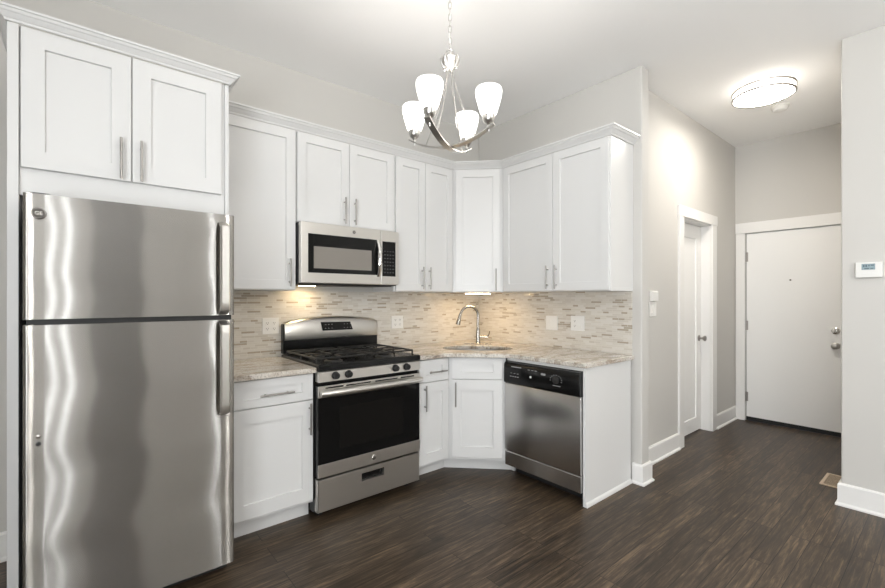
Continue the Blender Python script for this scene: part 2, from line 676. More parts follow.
def baseboard(name, *paths):
    mb = MB()
    for p in paths:
        sweep(mb, p, BP)
    return struct(mb.build(name, 'trim', ang=25))


CX0, CX1 = 0.962, 1.856        # hallway door casing
baseboard('baseboard_back', [(LEFT, 0), (-3.286, 0)])
baseboard('baseboard_right', [(0, -1.588), (0, PY), (0.11, PY), (0.11, -1.51), (CX0, -1.51)])
baseboard('baseboard_hallway', [(CX1, -1.51), (XE, -1.51)])
baseboard('baseboard_partition', [(PX + 0.3, YH), (PX, YH), (PX, REAR)])
baseboard('baseboard_rear', [(PX, REAR), (LEFT, REAR), (LEFT, 0)])

# hallway door: casing, jamb, one-panel slab with a knob
mb = MB(FC)
mb.box(CX0, DX0, 0, 0.018, 0, DZ).box(DX1, CX1, 0, 0.018, 0, DZ).box(CX0 - 0.008, CX1 + 0.008, 0, 0.022, DZ, 2.145)
struct(mb.build('trim_1', 'trim', bevel=0.0015))
mb = MB(FC)
mb.box(DX0 + 0.0005, DX0 + 0.006, -0.128, -0.0005, 0, DZ - 0.006).box(DX1 - 0.006, DX1 - 0.0005, -0.128, -0.0005, 0, DZ - 0.006)
mb.box(DX0 + 0.0005, DX1 - 0.0005, -0.128, -0.0005, DZ - 0.006, DZ - 0.0005)
struct(mb.build('trim_2', 'trim'))
d1 = struct(MB(FC).shaker(DX0 + 0.009, DX1 - 0.009, 0.012, DZ - 0.009, -0.127, -0.088, st=0.115, rail=0.13, rec=0.012).build('door_1', 'doorpaint', ang=20))
mb = MB(FC)
ku, kz = DX1 - 0.062, 0.925
mb.lathe((ku, -0.0885, kz), 'w', [(0.0, 0), (0.031, 0), (0.031, 0.005), (0.018, 0.010), (0.010, 0.013), (0.010, 0.034), (0.020, 0.040), (0.027, 0.050), (0.027, 0.058), (0.018, 0.066), (0.0, 0.068)])
mb.build('doorknob', 'pewter', d1)

# entrance door
mb = MB(FF)
mb.box(1.522, 1.603, 0, 0.018, 0, EZ).box(2.477, 2.56, 0, 0.018, 0, EZ).box(1.518, 2.565, 0, 0.022, EZ + 0.002, 2.137)
struct(mb.build('trim_3', 'trim', bevel=0.0015))
d2 = struct(MB(FF).box(1.613, 2.468, -0.05, -0.008, 0.045, EZ - 0.006).build('door_2', 'doorpaint', bevel=0.002))
MB(FF).box(1.610, 2.471, -0.052, -0.012, 0.004, 0.044).build('door_sweep', 'blackmatte', d2)
for z in (1.77, 1.03, 0.26):
    mb = MB(FF)
    mb.tube([(1.6075, 0.0, z - 0.05), (1.6075, 0.0, z + 0.05)], 0.0075)
    mb.box(1.6085, 1.628, -0.0078, -0.005, z - 0.05, z + 0.05)
    mb.build('hinge', 'pewter', d2)
mb = MB(FF)
mb.lathe((2.334, -0.0078, 0.868), 'w', [(0, 0), (0.033, 0), (0.033, 0.005), (0.016, 0.011), (0.011, 0.015), (0.011, 0.034), (0.022, 0.040), (0.029, 0.052), (0.028, 0.062), (0.016, 0.068), (0, 0.069)])
mb.build('doorknob', 'nickel', d2)
mb = MB(FF)
mb.lathe((2.334, -0.0078, 1.012), 'w', [(0, 0), (0.032, 0), (0.032, 0.006), (0.024, 0.012), (0, 0.013)])
mb.box(2.328, 2.340, 0.004, 0.022, 0.994, 1.030)
mb.build('deadbolt', 'chrome', d2)
MB(FF).lathe((1.99, -0.0078, 1.509), 'w', [(0, 0), (0.009, 0), (0.007, 0.004), (0, 0.004)], 12).build('peephole', 'slot', d2)

# ------------------------------------------------------------------ backsplash
tag(MB().box(-2.4655, -0.0115, -0.010, -0.0005, 0.9145, 1.3755).build('tile_backsplash', 'mosaic_x'),
    'beige glass mosaic backsplash on the wall behind the stove', 'backsplash')
tag(MB().box(-0.010, -0.0005, -1.583, -0.0005, 0.9145, 1.3755).build('tile_backsplash', 'mosaic_y'),
    'beige glass mosaic backsplash on the wall above the dishwasher', 'backsplash')


# ------------------------------------------------------------------ cabinets
def handle(parent, fr, w, u, z0, z1, horizontal=False):
    return MB(fr).pull(u, w, z0, z1, horizontal).build('handle', 'pull', parent)


def door(parent, fr, u0, u1, z0, z1, w0, w1, hu=None, hz=None, st=0.06, rail=None, name='door', hor=False):
    d = MB(fr).shaker(u0, u1, z0, z1, w0, w1, st, rail).build(name, 'cab', parent, ang=20)
    if hu is not None:
        handle(d, fr, w1, hu, hz[0], hz[1], hor)
    return d


UZ0, UZ1, UTOP = 1.376, 2.418, 2.428      # upper cabinets
UD = 0.31                                   # carcass depth; doors reach 0.33


def wall_cabinet(label, fr, u0, u1, z0, doors, loc):
    e = empty('wall_cabinet', loc, label, 'cabinet', 'white wall cabinets')
    MB(fr).box(u0 + 0.0008, u1 - 0.0008, 0.0015, UD - 0.0005, z0, UTOP).build('body', 'cab', e, bevel=0.001)
    for a, b, hu, hz in doors:
        door(e, fr, a, b, z0 + 0.006, UZ1, UD, UD + 0.02, hu, hz, st=0.06)
    return e


wall_cabinet('white single-door wall cabinet between the refrigerator and the microwave', FA, -2.4655, -1.982, UZ0,
             [(-2.450, -1.988, -2.030, (1.400, 1.580))], (-2.21, -0.16, UZ0))
wall_cabinet('short white two-door wall cabinet directly above the microwave', FA, -1.982, -1.218, 1.826,
             [(-1.976, -1.6025, -1.643, (1.845, 2.030)), (-1.5985, -1.226, -1.563, (1.845, 2.030))], (-1.60, -0.16, 1.826))
wall_cabinet('tall white two-door wall cabinet just right of the microwave', FA, -1.218, -0.612, UZ0,
             [(-1.206, -0.926, -0.961, (1.395, 1.575)), (-0.922, -0.630, -0.889, (1.395, 1.575))], (-0.91, -0.16, UZ0))
wall_cabinet('white two-door wall cabinet over the dishwasher, with exposed right end', FB, 0.612, 1.590, UZ0,
             [(0.632, 1.129, 1.089, (1.395, 1.572)), (1.133, 1.582, 1.167, (1.395, 1.572))], (-0.16, -1.10, UZ0))
# diagonal corner wall cabinet
e = empty('corner_wall_cabinet', (-0.25, -0.25, UZ0), 'white single-door diagonal corner wall cabinet above the sink', 'cabinet')
MB().prism([(-0.0015, -0.0015), (-0.611, -0.0015), (-0.611, -UD + 0.0005), (-UD + 0.0005, -0.611), (-0.0015, -0.611)], UZ0, UTOP).build('body', 'cab', e, bevel=0.001)
wd = (0.611 + UD) * S2
door(e, FD, -0.189, 0.189, UZ0 + 0.006, UZ1, wd + 0.0005, wd + 0.0205, 0.154, (1.388, 1.574), st=0.062)

# crown moulding along the uppers
CRP = [(0, 0), (0.006, 0), (0.010, 0.010), (0.014, 0.012), (0.030, 0.030), (0.036, 0.033), (0.042, 0.044), (0.050, 0.046), (0.050, 0.056), (0, 0.056)]


def crown(path, z):
    return sweep(MB(), path, [(o, z + h) for o, h in CRP])


uf = UD + 0.004
tag(crown([(-2.4585, -uf), (-0.611 - 0.0015, -uf), (-uf, -0.611 - 0.0015), (-uf, -1.592), (-0.002, -1.592)], UTOP + 0.0005).build('crown_molding', 'cab', ang=20),
    'white crown moulding running along the top of the wall cabinets beside the refrigerator cabinet', 'moulding')

# refrigerator surround
FX0, FX1 = -3.283, -2.466
tag(MB(FA).box(FX0, FX0 + 0.034, 0.002, 0.668, 0.001, 2.434).build('end_panel', 'cab', bevel=0.0015),
    'tall white end panel standing at the left side of the refrigerator', 'panel')
tag(MB(FA).box(-2.4845, FX1, 0.002, 0.660, 0.001, 2.434).build('end_panel', 'cab', bevel=0.0015),
    'tall white panel between the refrigerator and the counter with the drawer', 'panel')
e = empty('refrigerator_cabinet', (-2.86, -0.33, 1.748), 'deep white two-door cabinet mounted above the refrigerator', 'cabinet')
MB(FA).box(-3.2485, -2.4850, 0.002, 0.6495, 1.748, 2.434).build('body', 'cab', e, bevel=0.001)
door(e, FA, -3.243, -2.8795, 1.86, 2.430, 0.65, 0.67, -2.918, (1.862, 2.047), st=0.072)
door(e, FA, -2.8755, -2.502, 1.86, 2.430, 0.65, 0.67, -2.842, (1.862, 2.047), st=0.072)
sweep(MB(), [(FX0 - 0.0005, -0.002), (FX0 - 0.0005, -0.672), (FX1 + 0.0005, -0.672), (FX1 + 0.0005, -0.38)], [(o * 0.84, 2.4345 + h * 0.86) for o, h in CRP]).build('crown_molding', 'cab', e, ang=20)

# base cabinets
BZ, BD, BT = 0.102, 0.61, 0.8825


def toe(parent, fr, u0, u1, w, m='cab'):
    return MB(fr).box(u0, u1, w - 0.016, w, 0.001, BZ - 0.001).build('toe_kick', m, parent)


e = empty('base_cabinet', (-2.22, -0.3, 0), 'white base cabinet with one drawer and one door between refrigerator and stove', 'cabinet', 'white base cabinets')
MB(FA).box(-2.4655, -1.989, 0.002, BD - 0.0005, BZ, BT).build('body', 'cab', e, bevel=0.001)
toe(e, FA, -2.4655, -1.989, 0.54)
door(e, FA, -2.450, -1.996, 0.724, 0.876, BD, BD + 0.02, 0.787, (-2.306, -2.117), st=0.065, rail=0.047, name='drawer', hor=True)
door(e, FA, -2.450, -1.996, 0.122, 0.718, BD, BD + 0.02, -2.020, (0.520, 0.704), st=0.065, rail=0.08)

e = empty('base_cabinet', (-1.06, -0.3, 0), 'narrow white base cabinet with drawer and door just right of the stove', 'cabinet', 'white base cabinets')
MB(FA).box(-1.217, -0.9155, 0.002, BD - 0.0005, BZ, BT).build('body', 'cab', e, bevel=0.001)
toe(e, FA, -1.217, -0.9155, 0.515)
door(e, FA, -1.208, -0.932, 0.716, 0.876, BD, BD + 0.02, 0.785, (-1.132, -0.968), st=0.06, rail=0.05, name='drawer', hor=True)
door(e, FA, -1.208, -0.932, 0.122, 0.710, BD, BD + 0.02, -1.163, (0.512, 0.696), st=0.06, rail=0.075)

e = empty('corner_sink_cabinet', (-0.35, -0.35, 0), 'white diagonal corner base cabinet under the sink', 'cabinet')
MB().prism([(-0.002, -0.002), (-0.9145, -0.002), (-0.9145, -BD + 0.0005), (-BD + 0.0005, -0.9145), (-0.002, -0.9145)], BZ, 0.66).build('body', 'cab', e, bevel=0.001)
wb = (0.9145 + BD) * S2
# the carcass is hollow above, where the bowl hangs: only its front rail and the backs reach the worktop
MB(FD).box(-0.214, 0.214, wb - 0.018, wb - 0.0005, 0.661, BT).build('front_rail', 'cab', e)
MB().prism([(-0.9145, -0.515), (-0.8805, -0.515), (-0.515, -0.8805), (-0.515, -0.9145), (-0.499, -0.9145), (-0.499, -0.874), (-0.874, -0.499), (-0.9145, -0.499)], 0.001, BZ - 0.001).build('toe_kick', 'cab', e)
door(e, FD, -0.190, 0.190, 0.716, 0.876, wb + 0.0005, wb + 0.0205, st=0.068, rail=0.05, name='false_drawer_front')
door(e, FD, -0.190, 0.190, 0.124, 0.710, wb + 0.0005, wb + 0.0205, -0.160, (0.510, 0.692), st=0.068, rail=0.08)

# end panel beside the dishwasher
e = tag(MB(FB).box(1.5665, 1.585, 0.029, 0.612, 0.001, BT).build('end_panel', 'cab', bevel=0.0012),
        'white end panel closing off the counter to the right of the dishwasher', 'panel')
mb = MB(FB)
mb.loops([[(1.5855, 0.03, 0.001), (1.5975, 0.03, 0.001), (1.5965, 0.03, 0.013), (1.5915, 0.03, 0.024), (1.5855, 0.03, 0.030)],
          [(1.5855, 0.611, 0.001), (1.5975, 0.611, 0.001), (1.5965, 0.611, 0.013), (1.5915, 0.611, 0.024), (1.5855, 0.611, 0.030)]])
mb.build('shoe_molding', 'cab', e)

# ------------------------------------------------------------------ countertops
CZ0, CZ1 = 0.8835, 0.914
tag(MB(FA).box(-2.4655, -1.9885, 0.0015, 0.665, CZ0, CZ1).build('countertop', 'granite', bevel=0.004),
    'short cream granite countertop between the refrigerator and the stove', 'countertop')


def sink_ring(n, su, sw, cw):
    """rounded bowl outline, in the diagonal frame"""
    r = []
    for k in range(n):
        t = 2 * PI * k / n
        c, s_ = math.cos(t), math.sin(t)
        x = su * math.copysign(abs(c) ** 0.75, c)
        y = sw * math.copysign(abs(s_) ** 0.75, s_)
        r.append((x, cw + y))
    return r


SCW = 0.775
hole = [FD(u, w, 0) for u, w in sink_ring(48, 0.285, 0.175, SCW)]
outer = [(-1.2165, -0.0015), (-1.2165, -0.652), (-0.985, -0.650)]
p0, p1, p2 = Vector((-0.985, -0.650)), Vector((-0.80, -0.80)), Vector((-0.640, -0.985))
for k in range(1, 10):
    t = k / 10
    q = p0 * (1 - t) ** 2 + p1 * 2 * t * (1 - t) + p2 * t * t
    outer.append((q.x, q.y))
outer += [(-0.640, -0.985), (-0.632, -1.600), (-0.0015, -1.600), (-0.0015, -0.0015)]
mb = MB()
bm = mb.bm
vo = [bm.verts.new((x, y, CZ1)) for x, y in outer]
vh = [bm.verts.new((p.x, p.y, CZ1)) for p in hole]
eo = [bm.edges.new((vo[i], vo[(i + 1) % len(vo)])) for i in range(len(vo))]
eh = [bm.edges.new((vh[i], vh[(i + 1) % len(vh)])) for i in range(len(vh))]
res = bmesh.ops.triangle_fill(bm, edges=eo + eh, use_beauty=True)
top = [f for f in bm.faces]
ex = bmesh.ops.extrude_face_region(bm, geom=top)
bmesh.ops.translate(bm, verts=[g for g in ex['geom'] if isinstance(g, bmesh.types.BMVert)], vec=(0, 0, CZ0 - CZ1))
tag(mb.build('countertop', 'granite', bevel=0.004, ang=30), 'long L-shaped cream granite countertop around the corner sink and over the dishwasher', 'countertop')

# undermount sink
mb = MB(FD)
r0 = sink_ring(48, 0.298, 0.188, SCW)
r1 = sink_ring(48, 0.280, 0.170, SCW)
r2 = sink_ring(48, 0.262, 0.152, SCW)
r3 = sink_ring(48, 0.245, 0.136, SCW)
r4 = sink_ring(48, 0.05, 0.05, SCW)
zt = CZ0 - 0.001
mb.loops([[(u, w, zt - 0.003) for u, w in r0], [(u, w, zt) for u, w in r0], [(u, w, zt) for u, w in r1], [(u, w, zt - 0.16) for u, w in r2],
          [(u, w, zt - 0.18) for u, w in r3], [(u, w, zt - 0.186) for u, w in r4], [(u, w, zt - 0.19) for u, w in r4],
          [(u, w, zt - 0.184) for u, w in r3], [(u, w, zt - 0.165) for u, w in sink_ring(48, 0.267, 0.157, SCW)], [(u, w, zt - 0.003) for u, w in sink_ring(48, 0.285, 0.175, SCW)], [(u, w, zt - 0.003) for u, w in r0]], cap=False)
e = tag(mb.build('sink', 'sinksteel'), 'stainless steel undermount sink set in the corner countertop', 'sink')
MB(FD).lathe((0, SCW, zt - 0.186), 'z', [(0, 0), (0.05, 0), (0.05, 0.003), (0.03, 0.001), (0, 0.001)]).build('drain', 'chrome', e)

# faucet
fw_ = 0.475
e = empty('faucet', FD(0, fw_, CZ1), 'chrome gooseneck pull-down faucet standing behind the corner sink', 'faucet')
mb = MB(FD)
mb.lathe((0, fw_, CZ1 + 0.0005), 'z', [(0, 0), (0.030, 0), (0.028, 0.006), (0.021, 0.012), (0.019, 0.05), (0.019, 0.120), (0.016, 0.135), (0.0125, 0.145), (0, 0.145)])
mb.build('faucet_body', 'faucet', e)
mb = MB(FD)
mb.box(-0.125, 0.125, fw_ - 0.024, fw_ + 0.024, CZ1 + 0.0003, CZ1 + 0.006)
mb.build('deck_plate', 'faucet', e, bevel=0.004)
pts = [(0, fw_, CZ1 + 0.14), (0, fw_, CZ1 + 0.21), (0, fw_, CZ1 + 0.255)]
R_ = 0.082
for k in range(1, 13):
    a = PI * k / 14
    c_ = R_ * (1 - math.cos(a))
    pts.append((-c_ * 0.93, fw_ + c_ * 0.36, CZ1 + 0.255 + R_ * math.sin(a)))
l = pts[-1]
pts.append((l[0] - 0.012, l[1] + 0.004, l[2] - 0.03))
MB(FD).tube(pts, 0.0115, 14).build('spout', 'faucet', e)
l = pts[-1]
mb = MB(FD)
mb.tube([(l[0], l[1], l[2] + 0.004), (l[0] - 0.005, l[1] + 0.002, l[2] - 0.02), (l[0] - 0.016, l[1] + 0.006, l[2] - 0.065), (l[0] - 0.022, l[1] + 0.008, l[2] - 0.085)], 0.015, 16, taper=[0.012, 0.0145, 0.021, 0.021])
mb.build('spray_head', 'faucet', e)
mb = MB(FD)
mb.tube([(0.012, fw_, CZ1 + 0.065), (0.085, fw_, CZ1 + 0.062)], 0.014, 14, taper=[0.011, 0.015])
mb.tube([(0.080, fw_ + 0.004, CZ1 + 0.066), (0.098, fw_ + 0.012, CZ1 + 0.085), (0.103, fw_ + 0.014, CZ1 + 0.118)], 0.0055, 10)
mb.build('lever_handle', 'faucet', e)

# ------------------------------------------------------------------ refrigerator
RX0, RX1, RF, RS, RT = -3.222, -2.489, 0.875, 1.2345, 1.722
e = empty('refrigerator', (-2.857, -0.45, 0), 'stainless top-freezer refrigerator in the white cabinet surround', 'refrigerator')
MB(FA).box(RX0 + 0.004, RX1 - 0.004, 0.06, 0.792, 0.045, 1.70).build('body', 'darkgrey', e, bevel=0.004)


def fridge_door(z0, z1):
    prof = [(RX0, 0.80)]
    n = 14
    prof.append((RX0, RF - 0.022))
    for k in range(1, 5):
        a = PI / 2 * k / 5
        prof.append((RX0 + 0.012 * (1 - math.cos(a)), RF - 0.022 + 0.016 * math.sin(a)))
    for k in range(n + 1):
        t = k / n
        u = RX0 + 0.012 + (RX1 - RX0 - 0.024) * t
        prof.append((u, RF - 0.006 + 0.003 * (1 - (2 * t - 1) ** 2)))
    for k in range(4, 0, -1):
        a = PI / 2 * k / 5
        prof.append((RX1 - 0.012 * (1 - math.cos(a)), RF - 0.022 + 0.016 * math.sin(a)))
    prof.append((RX1, RF - 0.022))
    prof.append((RX1, 0.80))
    return MB(FA).prism(prof, z0, z1)


fd = fridge_door(RS + 0.011, RT).build('freezer_door', 'steel_wavy', e, ang=50)
rd = fridge_door(0.062, RS - 0.011).build('refrigerator_door', 'steel_wavy', e, ang=50)
MB(FA).box(RX0 + 0.01, RX1 - 0.01, 0.79, 0.845, RS - 0.0108, RS + 0.0108).build('door_gasket', 'blackmatte', e)
MB(FA).box(RX0 + 0.02, RX1 - 0.02, 0.70, 0.80, 0.012, 0.058).build('base_grille', 'blackmatte', e)
for u in (RX0 + 0.05, RX1 - 0.05):
    for w in (0.12, 0.74):
        MB(FA).lathe((u, w, 0.001), 'z', [(0, 0), (0.02, 0), (0.02, 0.012), (0.01, 0.046), (0, 0.046)], 14).build('leveling_foot', 'blackmatte', e)
MB(FA).prism_u([(0.70, 1.7005), (0.84, 1.7225), (0.84, 1.730), (0.80, 1.738), (0.70, 1.722)], RX0 + 0.012, RX0 + 0.075).build('hinge_cover', 'darkgrey', e, bevel=0.003)


def fridge_handle(parent, z0, z1):
    mb = MB(FA)
    prof = []
    u0, u1 = -2.561, -2.522
    N = 22
    rings = []
    for k in range(N + 1):
        t = k / N
        z = z0 + (z1 - z0) * t
        dz = min(t, 1 - t)
        lift = 0.052 * min(1.0, (dz / 0.055)) ** 0.6 if dz < 0.055 else 0.052
        w1 = RF + lift
        w0 = max(RF - 0.003, w1 - 0.02)
        b = 0.005
        rings.append([(u0, w0, z), (u0, w1 - b, z), (u0 + b, w1, z), (u1 - b, w1, z), (u1, w1 - b, z), (u1, w0, z)])
    mb.loops(rings)
    return mb.build('handle', 'steel', parent, ang=40)


fridge_handle(fd, RS + 0.014, 1.682)
fridge_handle(rd, 0.775, RS - 0.014)
for z in (0.803, 0.775):
    MB(FA).lathe((-3.178, RF - 0.003, z), 'w', [(0, 0), (0.008, 0), (0.007, 0.004), (0, 0.005)], 14).build('hole_cap', 'chrome' if z > 0.79 else 'darkgrey', rd)


def badge(parent, fr, u, w, z, r, m='pewter'):
    b = MB(fr).lathe((u, w, z), 'w', [(0, 0), (r, 0), (r, 0.002), (r * 0.86, 0.0035), (r * 0.82, 0.0025), (0, 0.0025)], 28).build('badge', m, parent)
    MB(fr).lathe((u, w + 0.0024, z), 'w', [(0, 0), (r * 0.80, 0), (r * 0.80, 0.0006), (0, 0.0006)], 28).build('badge_face', 'slot', b)
    lettering('GE', r * 0.85, fr, u, w + 0.0036, z, 'monogram', 'chrome', b)
    return b


badge(fd, FA, -3.177, RF - 0.004, 1.647, 0.022)

# ------------------------------------------------------------------ gas range
GX0, GX1, GF = -1.986, -1.243, 0.68
GC = (GX0 + GX1) / 2
e = empty('gas_range', (GC, -0.34, 0), 'stainless steel freestanding gas range with black cooktop and oven window', 'stove')
MB(FA).box(-1.984, -1.2225, 0.03, 0.632, 0.03, 0.892).build('body', 'black', e, bevel=0.002)
for u in (GX0 + 0.05, GX1 - 0.05):
    for w in (0.08, 0.58):
        MB(FA).lathe((u, w, 0.001), 'z', [(0, 0), (0.018, 0), (0.018, 0.01), (0.01, 0.0295), (0, 0.0295)], 14).build('leveling_foot', 'blackmatte', e)
# drawer with a recessed pull
dr = MB(FA)
du0, du1, dz0, dz1 = GX0 - 0.001, GX1 + 0.001, 0.052, 0.246
su0, su1, sz0, sz1 = GC - 0.083, GC + 0.083, 0.166, 0.216
of = [(du0, dz0), (du1, dz0), (du1, dz1), (du0, dz1)]
inn = [(su0, sz0), (su1, sz0), (su1, sz1), (su0, sz1)]
dr.loops([[(u, 0.634, z) for u, z in of], [(u, GF - 0.006, z) for u, z in of], [(u + (0.006 if u < GC else -0.006), GF, z + (0.004 if z < 0.15 else -0.004)) for u, z in of],
          [(u, GF, z) for u, z in inn], [(u, GF - 0.028, z) for u, z in inn]])
drw = dr.build('storage_drawer', 'steel', e, ang=30)
mb = MB(FA)
mb.box(su0 + 0.0005, su1 - 0.0005, GF - 0.0275, GF - 0.024, sz0 + 0.0005, sz1 - 0.0005)
mb.prism_u([(GF - 0.024, sz1 - 0.0005), (GF - 0.002, sz1 - 0.0005), (GF - 0.002, sz1 - 0.010), (GF - 0.006, sz1 - 0.010)], su0 + 0.0005, su1 - 0.0005)
mb.build('drawer_pull', 'black', drw)
# oven door: steel top band, black glass, steel bottom band
od = MB(FA).box(du0, du1, 0.634, GF - 0.006, 0.258, 0.803).build('oven_door', 'black', e, bevel=0.002)
gl = MB(FA).box(du0 + 0.002, du1 - 0.002, GF - 0.0058, GF, 0.338, 0.731).build('oven_glass', 'glass_black', od, bevel=0.001)
mb = MB(FA)
mb.box(GC - 0.235, GC + 0.235, GF, GF + 0.0006, 0.410, 0.660)
mb.build('oven_window', mat('smoky_oven_window', (0.007, 0.0065, 0.006), 0.08, spec=0.2), gl)
bt = MB(FA).box(du0, du1, GF - 0.0058, GF + 0.003, 0.259, 0.336).build('lower_band', 'steel', od, bevel=0.002)
badge(bt, FA, GC + 0.005, GF + 0.0028, 0.299, 0.015, 'chrome')
ub = MB(FA).box(du0, du1, GF - 0.0058, GF + 0.003, 0.733, 0.802).build('upper_band', 'steel', od, bevel=0.002)
mb = MB(FA)
L = GX1 - GX0 - 0.06
for a, b in ((0.02, 0.19), (0.22, 0.47), (0.52, 0.77), (0.81, 0.97)):
    mb.box(GX0 + 0.03 + L * a, GX0 + 0.03 + L * b, GF + 0.0028, GF + 0.0036, 0.785, 0.793)
mb.build('vent_slots', 'black', ub)
pts, tp = [], []
for k in range(21):
    t = k / 20
    q = 1 - (2 * t - 1) ** 2
    pts.append((GX0 + 0.004 + (GX1 - GX0 - 0.008) * t, GF + 0.030 + 0.020 * q, 0.762))
    tp.append(0.017 + 0.004 * min(1, q * 2.5))
mb = MB(FA).tube(pts, 0.018, 16, taper=tp)
for u in (GX0 + 0.03, GX1 - 0.03):
    mb.tube([(u, GF + 0.002, 0.762), (u, GF + 0.034, 0.762)], 0.013, 12)
mb.build('oven_handle', 'steel', od)
# control panel, knobs
cp = MB(FA).prism_u([(0.633, 0.826), (GF + 0.006, 0.826), (GF + 0.002, 0.884), (GF - 0.006, 0.892), (0.633, 0.892)], GX0 + 0.002, GX1 - 0.002).build('control_panel', 'steel', e, bevel=0.001)
for u in (-1.879, -1.793, -1.448, -1.358):
    kn = MB(FA).lathe((u, GF + 0.003, 0.858), 'w', [(0, 0), (0.024, 0), (0.024, 0.004), (0.021, 0.008), (0.019, 0.026), (0.016, 0.029), (0, 0.029)], 24).build('burner_knob', 'blackmatte', cp)
    MB(FA).box(u - 0.0035, u + 0.0035, GF + 0.030, GF + 0.037, 0.842, 0.874).build('knob_grip', 'blackmatte', kn, bevel=0.001)
# cooktop with a raised rim
mb = MB(FA)
o1 = [(GX0 - 0.001, 0.06), (GX1 + 0.001, 0.06), (GX1 + 0.001, GF + 0.006), (GX0 - 0.001, GF + 0.006)]


def inset(pl, d):
    (a, b), (c, _), (_, dd), _ = pl
    return [(a + d, b + d), (c - d, b + d), (c - d, dd - d), (a + d, dd - d)]


mb.loops([[(u, w, 0.893) for u, w in o1], [(u, w, 0.924) for u, w in o1], [(u, w, 0.931) for u, w in inset(o1, 0.008)],
          [(u, w, 0.931) for u, w in inset(o1, 0.02)], [(u, w, 0.917) for u, w in inset(o1, 0.045)]])
ct = mb.build('cooktop', 'black', e, ang=30)
for bu in (GC - 0.19, GC + 0.19):
    for bw, br_ in ((0.24, 0.038), (0.50, 0.046)):
        b_ = MB(FA).lathe((bu, bw, 0.9172), 'z', [(0, 0), (br_ + 0.014, 0), (br_ + 0.010, 0.008), (br_, 0.012), (0, 0.012)], 28).build('burner', 'darkgrey', ct)
        MB(FA).lathe((bu, bw, 0.9294), 'z', [(0, 0), (br_ - 0.004, 0), (br_ - 0.002, 0.006), (br_ - 0.010, 0.011), (0, 0.011)], 28).build('burner_cap', 'iron', b_)
for gu in (GC - 0.19, GC + 0.19):
    mb = MB(FA)
    gz, t = 0.957, 0.006
    u0, u1, w0, w1 = gu - 0.165, gu + 0.165, 0.125, 0.615
    mb.tube([(u0, w0, gz), (u1, w0, gz), (u1, w1, gz), (u0, w1, gz)], t, 8, closed=True)
    wm = (w0 + w1) / 2
    mb.tube([(u0, wm, gz), (u1, wm, gz)], t, 8)
    for bw in (0.24, 0.50):
        for a in range(4):
            ca, sa = math.cos(a * PI / 2), math.sin(a * PI / 2)
            ends = (u1 if ca > 0.5 else u0, bw) if abs(ca) > 0.5 else (gu, (w1 if bw > wm else wm) if sa > 0 else (wm if bw > wm else w0))
            mb.tube([(ends[0], ends[1], gz), (gu + ca * 0.055, bw + sa * 0.055, gz + 0.004), (gu + ca * 0.022, bw + sa * 0.022, gz + 0.004)], t, 8)
    for u in (u0, u1):
        for w in (w0, wm, w1):
            mb.tube([(u, w, 0.9315 if w != wm else 0.918), (u, w, gz)], t, 8)
    mb.build('grate', 'iron', ct)
# backguard with an arched top
BX0, BX1 = -1.978, -1.208
bw0, bw1 = 0.012, 0.060
pl = [(BX0 + 0.004, 0.932)]
N = 24
arch = []
for k in range(N + 1):
    t = k / N
    q = 1 - (2 * t - 1) ** 2
    edge = min(1, min(t, 1 - t) / 0.03)
    arch.append((BX0 + 0.004 + (BX1 - BX0 - 0.008) * t, 1.150 + 0.034 * q + 0.006 * edge ** 0.5))
bg = MB(FA).prism_w([(BX0 + 0.004, 0.932), (BX1 - 0.004, 0.932)] + [(u, z - 0.010) for u, z in arch[::-1]], bw0, bw1).build('backguard', 'black', e, bevel=0.003)
st_ = [(u, z - 0.003) for u, z in arch]
st_[0] = (BX0 + 0.012, st_[0][1])
st_[-1] = (BX1 - 0.012, st_[-1][1])
mb = MB(FA)
rings = []
for u, z in [(min(max(u, BX0 + 0.012), BX1 - 0.012), z) for u, z in arch]:
    zt_ = z
    rings.append([(u, bw1 - 0.001, 1.026), (u, bw1 + 0.010, 1.026), (u, bw1 + 0.014, 1.034), (u, bw1 + 0.006, zt_ - 0.016), (u, bw1 - 0.008, zt_ - 0.002), (u, bw1 - 0.030, zt_)])
mb.loops(rings)
sp_ = mb.build('backguard_panel', 'steel', bg, ang=50)
mb = MB(FA)
ww = bw1 + 0.0112
mb.loops([[(-1.702, ww - 0.003, 1.148), (-1.462, ww - 0.003, 1.144), (-1.440, ww + 0.002, 1.083), (-1.688, ww + 0.002, 1.083)],
          [(-1.702, ww + 0.0015, 1.148), (-1.462, ww + 0.0015, 1.144), (-1.440, ww + 0.005, 1.083), (-1.688, ww + 0.005, 1.083)]])
ds = mb.build('display', 'glass_black', sp_)
for zz in (1.100, 1.128):
    for k in range(9):
        if k in (3, 4, 5):
            continue
        u = -1.668 + 0.0255 * k
        MB(FA).box(u, u + 0.006, ww + 0.0020, ww + 0.0052, zz - 0.0015, zz + 0.0015).build('button_mark', 'marks', ds)

